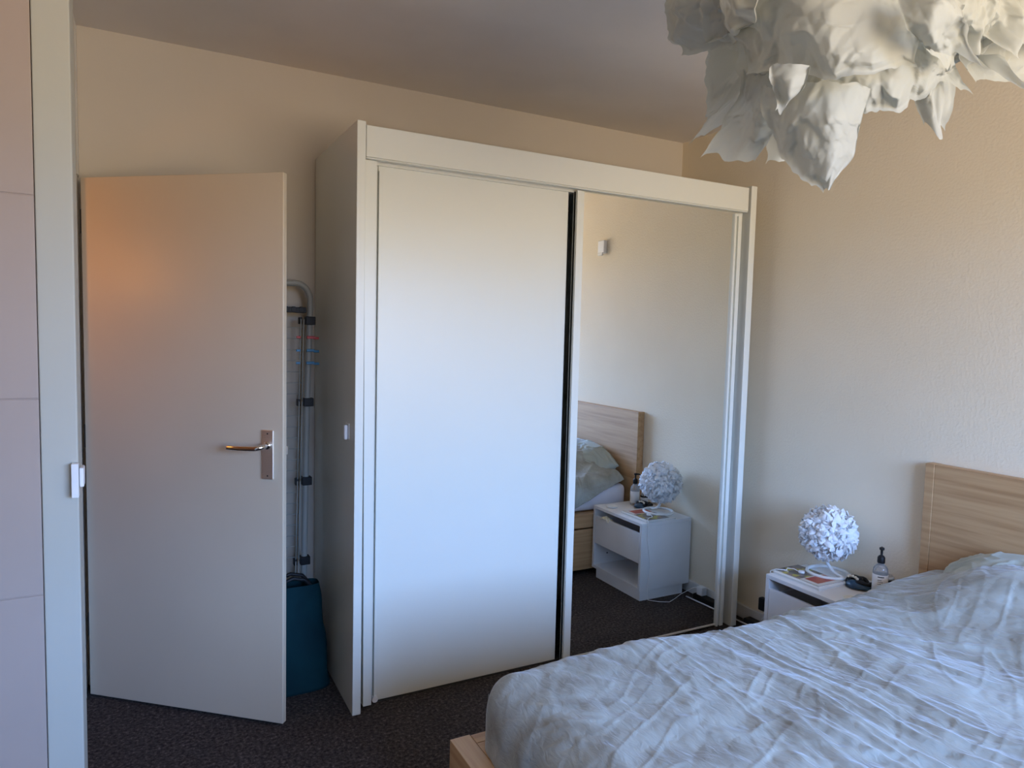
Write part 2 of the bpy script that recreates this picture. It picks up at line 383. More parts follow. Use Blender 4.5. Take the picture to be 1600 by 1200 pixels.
for z in zj:
    x = xr_at(z)
    for x0, x1, y0, y1, z0, z1 in ((x-.022, x+.020, -.022, .018, -.018, .018), (XA-.020, XA+.022, -.022, .018, -.018, .018), (x-.050, x-.036, -.02, .01, -.016, .014)):
        B('joint', MT['black'], x0, x1, lean(z)+y0, lean(z)+y1, z+z0, z+z1, rk, bevel=.003)
bm = BM(); box(bm, XA+.02, XB-.012, lean(1.55)-.015, lean(1.55)+.015, 1.548, 1.572)
for k in range(16): x = XA+.04+k*.032; tube(bm, [(x, lean(1.55)-.016, 1.562), (x, lean(1.55)+.016, 1.562)], .013, 10)
obj('hanger_bar', bm, MT['black'], rk, bevel=.002)
bm = BM()
z = .30
while z < 1.50:
    if min(abs(z-q) for q in zj) > .02:
        tube(bm, [(XA+.02, lean(z)-.025, z), (xr_at(z)-.034, lean(z)-.025, z-.004)], .0018, 6)
    z += .0475
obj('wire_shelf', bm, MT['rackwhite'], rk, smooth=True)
bm = BM()
for z0, z1 in zip([.12]+zj[:-1], zj):
    for dx in (-.044, -.032): tube(bm, [(xr_at(z0)+dx, lean(z0)-.028, z0+.015), (xr_at(z1)+dx, lean(z1)-.028, z1+.005)], .0028, 8)
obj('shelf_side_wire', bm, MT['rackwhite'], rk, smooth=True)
for z, m, dx in ((1.443, 'red', .0), (1.386, 'blue', .002), (1.332, 'blue', .004)):
    x = xr_at(z)
    bm = BM(); box(bm, x-.016, x+.018, lean(z)-.026, lean(z)-.0142, z-.006, z+.006); box(bm, x+.012+dx, x+.036+dx, lean(z)-.022, lean(z)-.0142, z-.009, z+.002)
    c = obj('clip', bm, MT[m], rk, bevel=.002); c['label'] = m+' plastic clip'
    c = B('clip', MT[m], x-.062, x-.044, lean(z)-.036, lean(z)-.031, z-.005, z+.005, rk, bevel=.002); c['label'] = 'small '+m+' plastic clip on the shelf wire'
B('foot', MT['black'], XA-.03, XA+.03, 3.0, 3.2, .0, .02, rk, bevel=.004); B('foot', MT['black'], XB-.06, XB-.0, 3.0, 3.2, .0, .02, rk, bevel=.004)

# teal bag on the floor
def bagf(u, v):
    a = 2*pi*u; z = .41*v
    ex, ey = .172 - .042*v, .100 - .055*v
    c_, s_ = cos(a), sin(a)
    rx = abs(c_)**.5*(1 if c_ >= 0 else -1)*ex; ry = abs(s_)**.5*(1 if s_ >= 0 else -1)*ey
    n = noise.noise(Vector((rx*7, ry*7, z*8)))*.022 + abs(noise.noise(Vector((rx*16, ry*16, z*13))))*.012
    f = 1 + (n if 0 < v < 1 else n*.5)*5*.6
    return Vector((.722+rx*f+.01*v, 2.895+ry*f+.05*v, z + .0))
bm = BM(); V = grid(bm, 72, 40, bagf, wrap=True); bm.faces.new([V[i][0] for i in range(72)])
bag = obj('tote_bag', bm, MT['teal'], smooth=True)
tag(bag, 'dark teal fabric bag slumped on the carpet beside the wardrobe', 'bag')
bm = BM()
for yy in (2.91, 2.97):
    tube(bm, [(.70, yy, .40), (.715, yy-.005, .435), (.75, yy, .445), (.80, yy+.01, .43), (.83, yy, .395)], [.008]*5, 8)
o = obj('strap', bm, MT['black'], bag, smooth=True); o.matrix_parent_inverse = Matrix.Identity(4)

# ------------------------------------------------------------------ bed
bed = thing('bed', 'large oak-veneer bed with a tall headboard against the right wall', 'bed', (1.95, .78, 0))
BY0, BY1, BX0 = -.10, 1.661, .930
B('headboard', MT['oak_y'], 2.981, 3.028, BY0+.036, BY1-.036, 0.0, 1.004, bed, bevel=.0015)
B('headboard_post', MT['oak_y'], 2.979, 3.0285, BY1-.0355, BY1, 0, 1.005, bed, bevel=.0015)
B('headboard_post', MT['oak_y'], 2.979, 3.0285, BY0, BY0+.0355, 0, 1.005, bed, bevel=.0015)
fb = BM(); box(fb, BX0, BX0+.058, BY0, BY1, 0, .385); obj('footboard', fb, MT['oak_y'], bed, bevel=.002)
for y0, y1 in ((BY1-.045, BY1-.004), (BY0+.004, BY0+.045)):
    B('side_rail', MT['oak_x'], BX0+.059, 2.980, y0, y1, .300, .385, bed, bevel=.002)
for i in (0, 1):
    x0 = BX0+.07+i*.95
    B('drawer', MT['oak_x'], x0, x0+.94, BY1-.035, BY1-.012, .035, .288, bed, bevel=.002)
B('slatted_base', MT['oak_x'], BX0+.059, 2.98, BY0+.046, BY1-.046, .33, .384, bed)
def rbox(bm, x0, x1, y0, y1, z0, z1, r, n=6):
    box(bm, x0, x1, y0, y1, z0, z1); bmesh.ops.bevel(bm, geom=list(bm.edges)+list(bm.verts), offset=r, segments=n, profile=.6, affect='EDGES')
bm = BM(); rbox(bm, 1.03, 2.945, BY0+.05, 1.612, .386, .538, .045)
mt = obj('mattress', bm, MT['sheet'], smooth=True); tag(mt, 'thick white mattress on the oak bed under the sage duvet', 'mattress')

def fold(p, q):     # sharp crease noise: high on thin lines
    n = noise.noise(Vector((p, q, 3.3))); return max(0.0, 1-abs(n)*6.5)
DY1, DX0 = 1.648, .985
def ztop(x, y):
    z = .592 + .012*noise.noise(Vector((x*1.7, y*1.7, 1))) - .034*max(0, 1-((x-2.15)/.60)**2)*max(0, (y-.9)/.7)
    # pillows raise the head end
    h = 1/(1+math.exp(-(x-2.56)/.085)); k = 1/(1+math.exp((y-1.40)/.055)); gap = .035*math.exp(-((y-.78)/.08)**2)
    z += h*(k*(.150-gap) + .01)
    return z
def duvetf(u, v):
    # u: foot -> head, v: near -> far side ; edges roll over and hang
    R = .115; Lx = 2.93-DX0; hem_f = .24
    su = u*(Lx+hem_f+.04) - hem_f - .05
    if su < -.05: x, du = DX0, R + (-.05-su)
    elif su < R: a = (su+.05)/(R+.05)*pi/2; x, du = DX0+R*(1-cos(a)), R*(1-sin(a))
    else: x, du = DX0+su, 0
    x = min(x, 2.945)
    y0 = -.14; Ly = DY1-y0
    hem_s = .20 - .285*min(1, max(0, (x-1.95)/.98))
    s2 = (1-v)*(Ly+hem_s+.04) - hem_s - .05
    if s2 < -.05: y, dv = DY1, R + (-.05-s2)
    elif s2 < R: a = (s2+.05)/(R+.05)*pi/2; y, dv = DY1-R*(1-cos(a)), R*(1-sin(a))
    else: y, dv = DY1-s2, 0
    if x < DX0+R and y > DY1-R:
        p = (DX0+R-x)/R; q = (y-(DY1-R))/R
        x = DX0+R-R*p*sqrt(1-q*q/2); y = DY1-R+R*q*sqrt(1-p*p/2)
    d = max(du, dv) if min(du, dv) > R*.6 else min(sqrt(du*du+dv*dv), max(du, dv)+.04)
    z = ztop(x, y) - d
    flat = max(0.0, 1 - d/.16)
    # long creases fanning across the bed plus short crossing ones
    ang = rad(-99 + 30*min(1.2, max(0, (x-1.5)/.9)) + 8*noise.noise(Vector((x*1.3, y*1.3, 8))))
    ca, sa = cos(ang), sin(ang); al = x*ca+y*sa; ac = -x*sa+y*ca
    wpx = .05*noise.noise(Vector((x*4, y*4, 5)))
    w = .30+.70*min(1, max(0, (x-1.25)/.4))
    am = .5+.5*noise.noise(Vector((x*2.2, y*2.2, 17)))
    ds = 0
    m2 = max(0.0, min(1.0, .45+1.3*noise.noise(Vector((x*2.6, y*2.0, 31)))))
    ds += .012*w*fold((ac+wpx)*5.0, al*1.2)*(am+.2)
    ds += .0055*w*m2*fold((ac+wpx)*12.0+9, al*1.9+4)
    ds += .0030*m2*(.4+.6*w)*fold((ac+.7*wpx)*22.0+5, al*3.5+2)*(1.2-am)
    ds += .004*fold((x*sin(.9)+y*cos(.9)+wpx)*11, (x*cos(.9)-y*sin(.9))*2.4)*am
    ds += .003*fold((x*sin(-.5)+y*cos(-.5)+wpx)*15, (x*cos(-.5)-y*sin(-.5))*4)*(1.1-am)
    vo = noise.voronoi(Vector((x*7+2*wpx, y*6, 1)))[0]; ds += .012*min(.35, vo[1]-vo[0])*(1.3-am)
    vo = noise.voronoi(Vector((x*19+3*wpx, y*15, 4)))[0]; ds += .0045*min(.4, vo[1]-vo[0])
    ds += .010*noise.noise(Vector((x*5, y*4, 2))) + .004*noise.noise(Vector((x*14, y*12, 9)))
    e = .45*flat + .55
    if flat > 0: z += ds*e*min(1, flat*1.5)
    side = min(1, d/.12)
    if side > 0:
        ph = (y*1.0 if du > dv else x)
        fl = .012*noise.noise(Vector((ph*13, z*1.2, 4)))*side*min(1.0, d/.10)
        if du >= dv: x += fl
        if dv >= du: y += fl*.8
    return Vector((x, y, z))
bm = BM(); grid(bm, 520, 460, duvetf)
dv_ = obj('duvet', bm, MT['duvet'], smooth=True, solid=.004)
tag(dv_, 'rumpled sage-green velvet duvet spread over the bed', 'duvet')

def pillow(name, cx, cy, cz, lx, ly, th, tilt, label, seed):
    def f(sgn):
        def g(u, v):
            a, b_ = u*2-1, v*2-1
            px = a*(1-.10*b_*b_)*(lx/2) if abs(b_) < 1 else a*.9*(lx/2)
            py = b_*(1-.08*(1-a*a) )*(ly/2)
            prof = (max(0, 1-a*a)**.42)*(max(0, 1-b_*b_)**.42)
            n = noise.noise(Vector((a*2.6+seed, b_*3, sgn)))*.010 + .008*fold(a*3+seed, b_*4)
            pz = sgn*(th/2*prof + (n if prof > .15 else n*prof*3))
            return Matrix.Translation((cx, cy, cz)) @ Matrix.Rotation(tilt, 4, 'Y') @ Vector((px, py, pz)) - Vector((0, 0, .085*max(0.0, b_)**2.2))
        return g
    bm = BM(); grid(bm, 60, 80, f(1)); grid(bm, 60, 80, f(-1)); bmesh.ops.remove_doubles(bm, verts=bm.verts, dist=.0006)
    o = obj(name, bm, MT['sage'], smooth=True); tag(o, label, 'pillow'); return o
pillow('pillow', 2.805, 1.185, .665, .34, .68, .13, rad(-22), 'sage pillow tucked under the duvet at the headboard, seen in the mirror', 1.0)

# ------------------------------------------------------------------ nightstand
NX0, NX1, NY0, NY1, NH = 2.653, 3.014, 1.671, 2.141, .4424
ns = thing('nightstand', 'white nightstand with a drawer and open shelf beside the bed', 'nightstand', ((NX0+NX1)/2, (NY0+NY1)/2, 0))
tk = .018
B('top_panel', MT['ns'], NX0, NX1, NY0, NY1, NH-tk, NH, ns, bevel=.0015)
B('side_panel', MT['ns'], NX0, NX1, NY1-tk, NY1, .0555, NH-tk-.0003, ns, bevel=.001)
B('side_panel', MT['ns'], NX0, NX1, NY0, NY0+tk, .0555, NH-tk-.0003, ns, bevel=.001)
B('back_panel', MT['ns'], NX1-.012, NX1, NY0+tk, NY1-tk, .06, NH-tk, ns)
B('bottom_shelf', MT['ns'], NX0, NX1-.012, NY0+tk+.0003, NY1-tk-.0003, .0555, .0555+tk, ns)
B('middle_shelf', MT['ns'], NX0+.02, NX1-.012, NY0+tk+.0003, NY1-tk-.0003, .205, .217, ns)
B('plinth', MT['ns'], NX0+.006, NX1-.045, NY0+.04, NY1-.004, 0, .055, ns, bevel=.001)
dr = B('drawer', MT['ns'], NX0+.001, NX0+.017, NY0+tk+.002, NY1-tk-.002, .212, .382, ns, bevel=.001)
bm = BM(); box(bm, NX0+.018, NX1-.02, NY0+.022, NY0+.032, .222, .36); box(bm, NX0+.018, NX1-.02, NY1-.032, NY1-.022, .222, .36)
box(bm, NX0+.018, NX1-.02, NY0+.032, NY1-.032, .222, .23)
db = obj('drawer_box', bm, MT['ns'], ns); sub(db, dr)
bm = BM(); tube(bm, [(NX0+.10, NY0+tk+.0004, .135), (NX0+.10, NY0+tk+.0016, .135)], .005, 12); obj('screw_hole', bm, MT['dark'], ns)

# crumpled wrapper sticking out over the drawer front
bm = BM()
def wrapf(u, v):
    a, b_ = u*2-1, v*2-1
    n = noise.noise(Vector((a*3, b_*4, 2)))*.010+abs(noise.noise(Vector((a*8, b_*8, 5))))*.008
    return Vector((NX0+.012+b_*.02, 1.79+a*.045, .372+.020*(1-a*a)*(1-b_*b_*.4)+n))
grid(bm, 26, 16, wrapf); o = obj('crumpled_wrapper', bm, MT['yellow'], solid=.001)
tag(o, 'crumpled white and yellow wrapper sticking out of the nightstand drawer', 'wrapper')

# books under the lamp
bk = thing('book', 'thin white notebook under the colourful magazine on the nightstand', 'book', (2.78, 2.01, NH))
bm = BM(); box(bm, 2.690, 2.905, 1.895, 2.130, NH+.0012, NH+.0095); obj('page_block', bm, MT['paper'], bk)
bm = BM(); box(bm, 2.686, 2.909, 1.890, 2.134, NH+.0001, NH+.0011); box(bm, 2.686, 2.909, 1.890, 2.134, NH+.0096, NH+.0106); obj('cover', bm, MT['lampmetal'], bk)
mg = thing('magazine', 'magazine with a dark and red picture cover on the nightstand', 'magazine', (2.775, 2.015, NH+.011))
bm = BM(); box(bm, 2.698, 2.852, 1.903, 2.136, NH+.0108, NH+.0150); obj('page_block', bm, MT['paper'], mg)
bm = BM(); box(bm, 2.6975, 2.8525, 1.9025, 2.1365, NH+.0151, NH+.0156)
cv = obj('cover', bm, MT['mag'], mg)
def subn(name, par, root, m, *a, **k):
    o = B(name, m, *a, root, **k); sub(o, par); return o
subn('cover_border', cv, mg, MT['magwhite'], 2.700, 2.851, 1.904, 2.002, NH+.01565, NH+.0159)
subn('cover_picture', cv, mg, MT['magred'], 2.722, 2.842, 1.926, 1.995, NH+.0160, NH+.0163)

# feather table lamp
LX, LY = 2.885, 2.015; LZ = NH+.0107
lp = thing('table_lamp', 'table lamp with a round white feather shade on the nightstand', 'lamp', (LX, LY, LZ))
bm = BM(); tube(bm, [(LX-.004+.084*cos(2*pi*k/48), LY-.012+.084*sin(2*pi*k/48), LZ+.0078) for k in range(48)], .0075, 12, closed=True)
obj('base_ring', bm, MT['lampmetal'], lp, smooth=True)
bm = BM(); p = [(LX+.0, LY-.094, LZ+.008)]
for k in range(1, 9): a = k/8*pi/2; p.append((LX, LY-.05+(-.036+.046*sin(a)) + .035*(k/8), LZ+.008+.042*(1-cos(a))))
p += [(LX, LY-.0, LZ+.085), (LX, LY, LZ+.16)]
tube(bm, p, .0068, 12); obj('stem', bm, MT['lampmetal'], lp, smooth=True)
bm = BM(); SC = Vector((LX, LY-.003, .633)); SR = .103
random.seed(3)
for k in range(620):
    zz = 1-2*(k+.5)/620; th = k*2.39996; q = sqrt(1-zz*zz); d = Vector((q*cos(th), q*sin(th), zz*.92)).normalized()
    t1 = d.cross(Vector((random.uniform(-1, 1), random.uniform(-1, 1), random.uniform(-1, 1)))).normalized(); t2 = d.cross(t1)
    w = random.uniform(.012, .019); L = random.uniform(.022, .034); cu = random.uniform(.4, 1.5); r0 = SR*random.uniform(.86, .98)
    rows = []
    for i in range(5):
        s = i/4; ww = w*sin(pi*(.18+.75*s))
        c = SC + d*(r0 + L*sin(s*1.25)*.78) + t1*(L*.75*(1-cos(s*cu*1.5)))
        rows.append([bm.verts.new(c + t2*ww*m_ + d*(.005*(1-m_*m_) + random.uniform(-.002, .002))) for m_ in (-1, -.35, .35, 1)])
    for A, C in zip(rows, rows[1:]):
        for j in range(3): bm.faces.new((A[j], A[j+1], C[j+1], C[j]))
bmesh.ops.create_icosphere(bm, subdivisions=3, radius=SR*.9, matrix=Matrix.Translation(SC))
obj('lamp_shade', bm, MT['feather'], lp, smooth=True)

# small round watch charger with its cable
ch = thing('charger_puck', 'round white charging puck with a cable on the dark magazine', 'charger', (2.775, 2.085, NH+.0164))
bm = BM(); lathe(bm, [(0, 0), (.0125, 0), (.0135, .002), (.0135, .007), (.012, .0095), (0, .010)], (2.772, 2.052, NH+.0157), 28); obj('puck', bm, MT['plastic'], ch, smooth=True)
bm = BM(); tube(bm, [(2.768, 2.064, NH+.019), (2.765, 2.085, NH+.024), (2.75, 2.11, NH+.022), (2.735, 2.10, NH+.018), (2.72, 2.115, NH+.018), (2.70, 2.13, NH+.018), (2.69, 2.1505, NH+.006),
                  (2.69, 2.146, .35), (2.72, 2.1465, .2), (2.70, 2.147, .08), (2.705, 2.155, .006), (2.75, 2.20, .005), (2.80, 2.225, .005), (2.86, 2.20, .005), (2.93, 2.17, .010), (3.0, 2.20, .05), (3.01, 2.26, .07), (3.005, 2.29, .05)], .0017, 8)
obj('cable', bm, MT['plastic'], ch, smooth=True)

# sleep mask with strap
sm = thing('sleep_mask', 'dark navy sleep mask with a black strap on the nightstand', 'sleep mask', (2.88, 1.87, NH))
def maskf(u, v):
    a = u*2-1; b_ = v*2-1
    x = 2.862 + .035*a*a + b_*.030*(1-.35*a*a); y = 1.852 + a*.060
    z = NH+.004 + .026*(1-a*a)*(1-b_*b_)**.5 + .004
    return Vector((x, y, z))
bm = BM(); grid(bm, 28, 16, maskf); obj('mask_pad', bm, MT['navy'], sm, smooth=True, solid=.004)
bm = BM(); pp = []
for k in range(33):
    a = k/32*2*pi; pp.append((2.895+.036*cos(a)+.004*sin(3*a), 1.858+.046*sin(a), NH+.022+.006*sin(2*a)+.004*cos(5*a)))
tube(bm, pp, .010, 8, closed=True)
tube(bm, [(2.87, 1.822, NH+.02), (2.88, 1.84, NH+.04), (2.90, 1.88, NH+.036), (2.92, 1.90, NH+.015)], .009, 8)
obj('strap', bm, MT['black'], sm, smooth=True)
bm = BM()
for k in range(5): bmesh.ops.create_uvsphere(bm, u_segments=10, v_segments=8, radius=.0062, matrix=Matrix.Translation((2.866+.003*(k % 2), 1.868+.0105*k-.02, NH+.047-.003*abs(k-2))))
obj('bead', bm, MT['cream'], sm, smooth=True)

# bottles
def pump_bottle(x, y):
    t = thing('pump_bottle', 'clear pump bottle with black pump head and white label on the nightstand', 'bottle', (x, y, NH))
    bm = BM(); lathe(bm, [(0, .001), (.026, .001), (.029, .004), (.029, .098), (.027, .112), (.018, .124), (.012, .128), (.012, .134), (0, .134)], (x, y, NH), 32)
    obj('bottle_body', bm, MT['clear'], t, smooth=True)
    bm = BM(); lathe(bm, [(.0293, .016), (.0296, .016), (.0296, .088), (.0293, .088)], (x, y, NH), 32); lb = obj('label', bm, MT['label'], t, smooth=True)
    bm = BM()
    for i, z in enumerate((.078, .066, .058, .050, .038)):
        a0 = rad(195); a1 = rad(195+ (48, 30, 40, 26, 38)[i]); n = 8
        V = [[bm.verts.new(Vector((x+.0298*cos(a0+(a1-a0)*k/n), y+.0298*sin(a0+(a1-a0)*k/n), NH+z+dz))) for k in range(n+1)] for dz in (0, .0022 if i else .004)]
        for k in range(n): bm.faces.new((V[0][k], V[0][k+1], V[1][k+1], V[1][k]))
    o = obj('label_print', bm, MT['dark'], t); sub(o, lb)
    bm = BM(); lathe(bm, [(0, .134), (.0145, .134), (.0150, .138), (.0145, .156), (.010, .163), (.0048, .166), (.0048, .186), (.009, .188), (.010, .192), (.009, .197), (0, .198)], (x, y, NH), 24)
    tube(bm, [(x, y, NH+.192), (x+.018, y+.012, NH+.192), (x+.030, y+.020, NH+.187)], [.005, .0042, .003], 10)
    obj('pump_head', bm, MT['black'], t, smooth=True)
pump_bottle(2.893, 1.765)
jr = thing('jar', 'small clear cosmetic jar with a dark band behind the pump bottle', 'jar', (2.962, 1.772, NH))
bm = BM(); lathe(bm, [(0, .001), (.022, .001), (.024, .004), (.024, .040), (.022, .044), (0, .044)], (2.962, 1.772, NH), 28); obj('jar_body', bm, MT['label'], jr, smooth=True)
bm = BM(); lathe(bm, [(0, .0442), (.0235, .0442), (.0235, .052), (.0, .053)], (2.962, 1.772, NH), 28); obj('band', bm, MT['black'], jr, smooth=True)
bm = BM(); lathe(bm, [(0, .0532), (.021, .0532), (.020, .062), (.012, .072), (0, .075)], (2.962, 1.772, NH), 28); obj('lid', bm, MT['clear'], jr, smooth=True)
# coaster
bm = BM(); lathe(bm, [(0, 0), (.030, 0), (.034, .003), (.036, .010), (.034, .010), (.030, .004), (0, .004)], (2.722, 1.765, NH), 32)
o = obj('trinket_dish', bm, MT['lampmetal'], smooth=True); tag(o, 'shallow round white dish at the bed side of the nightstand top', 'dish')

# power sockets and cables by the wardrobe
st = thing('power_strip', 'white and black power strip on the carpet between nightstand and wardrobe', 'power strip', (2.98, 2.35, 0))
bm = BM(); box(bm, 2.955, 3.005, 2.24, 2.54, .0, .038); obj('strip_body', bm, MT['black'], st, bevel=.006)
bm = BM(); box(bm, 2.962, 3.0, 2.262, 2.305, .0385, .085); obj('adapter', bm, MT['plastic'], st, bevel=.004)
bm = BM(); box(bm, 2.985, 3.016, 2.435, 2.475, .10, .165); o = obj('wall_plug', bm, MT['black'], bevel=.006)
tag(o, 'black plug low on the right wall beside the nightstand', 'plug')
bm = BM(); tube(bm, [(2.975, 2.44, .041), (2.97, 2.43, .07), (2.975, 2.41, .105), (2.972, 2.425, .04)], .0028, 8)
tube(bm, [(2.94, 2.58, .018), (2.945, 2.50, .016), (2.948, 2.40, .010), (2.945, 2.28, .008), (2.945, 2.20, .006)], .004, 8)
o = obj('white_cable', bm, MT['plastic'], smooth=True); tag(o, 'loose white cable on the carpet beside the wardrobe', 'cable')

# small sensor on the right wall, seen in the mirror
sn = thing('wall_sensor', 'small white box high on the wall seen in the wardrobe mirror', 'sensor', (3.02, 1.15, 2.08))
B('sensor_body', MT['plastic'], 3.003, 3.0305, 1.115, 1.190, 2.045, 2.135, sn, bevel=.006)
B('sensor_lens', MT['label'], 2.996, 3.008, 1.125, 1.180, 2.030, 2.052, sn, bevel=.004)

# ------------------------------------------------------------------ crumpled paper pendant lamp
PC = Vector((1.62, 1.02, 2.28))
pd = thing('pendant_lamp', 'large crumpled white tissue-paper pendant lamp hanging from the ceiling', 'pendant lamp', (PC.x, PC.y, H))
bm = BM(); lathe(bm, [(0, -.03), (.045, -.028), (.05, 0), (0, 0)], (PC.x, PC.y, H), 28); obj('ceiling_cup', bm, MT['plastic'], pd, smooth=True)
bm = BM(); tube(bm, [(PC.x, PC.y, H-.028), (PC.x, PC.y, 2.38)], .003, 8); obj('cord', bm, MT['plastic'], pd, smooth=True)
bm = BM(); lathe(bm, [(0, .10), (.02, .10), (.02, .045), (.03, .02), (.035, -.01), (.028, -.035), (0, -.045)], (PC.x, PC.y, 2.28), 20); obj('bulb', bm, MT['plastic'], pd, smooth=True)
bm = BM()
for rr, zz in ((.30, .10), (.34, 0), (.24, -.12)):
    tube(bm, [(PC.x+rr*cos(2*pi*k/40), PC.y+rr*sin(2*pi*k/40), PC.z+zz) for k in range(40)], .002, 6, closed=True)
for k in range(6): a = k*pi/3; tube(bm, [(PC.x+.02*cos(a), PC.y+.02*sin(a), PC.z+.14), (PC.x+.30*cos(a), PC.y+.30*sin(a), PC.z+.10), (PC.x+.34*cos(a), PC.y+.34*sin(a), PC.z), (PC.x+.24*cos(a), PC.y+.24*sin(a), PC.z-.12)], .002, 6)
obj('wire_frame', bm, MT['plastic'], pd, smooth=True)
# directions seen from the lamp's axis: angle 0 = +x ; the camera side is about -148 deg
def skirt(r0, z0, r1, z1, folds, amp, seed, lobe, drop=0.0, a0=0, a1=2*pi, name='paper_sheet', n=420, m=80, cr=1.0):
    def f(u, v):
        a = a0+(a1-a0)*u; full = abs(a1-a0-2*pi) < 1e-4
        ns_ = lambda k, s: noise.noise(Vector((cos(a)*k, sin(a)*k, s+seed)))
        hem = lobe*ns_(1.9, 2) + lobe*.5*ns_(4.2, 7) + drop*max(0, cos(a-rad(-140)))**3
        z = z0+(z1-z0)*v - hem*v*v
        r = r0+(r1-r0)*(v**.8) + .035*sin(pi*v)
        r += amp*(.15+v*.85)*(ns_(folds*.5, 4+v*1.5)*.9 + .5*ns_(folds, 9+v*2))
        P = Vector((PC.x+r*cos(a), PC.y+r*sin(a), PC.z+z))
        c = crease(P, a*.33, v*.3, seed, cr)
        return P + Vector((cos(a)*c, sin(a)*c, c*.6))
    bm = BM(); grid(bm, n, m, f, wrap=abs(a1-a0-2*pi) < 1e-4)
    o = obj(name, bm, MT['tissue'], pd); [setattr(p, 'use_smooth', True) for p in o.data.polygons]; return o
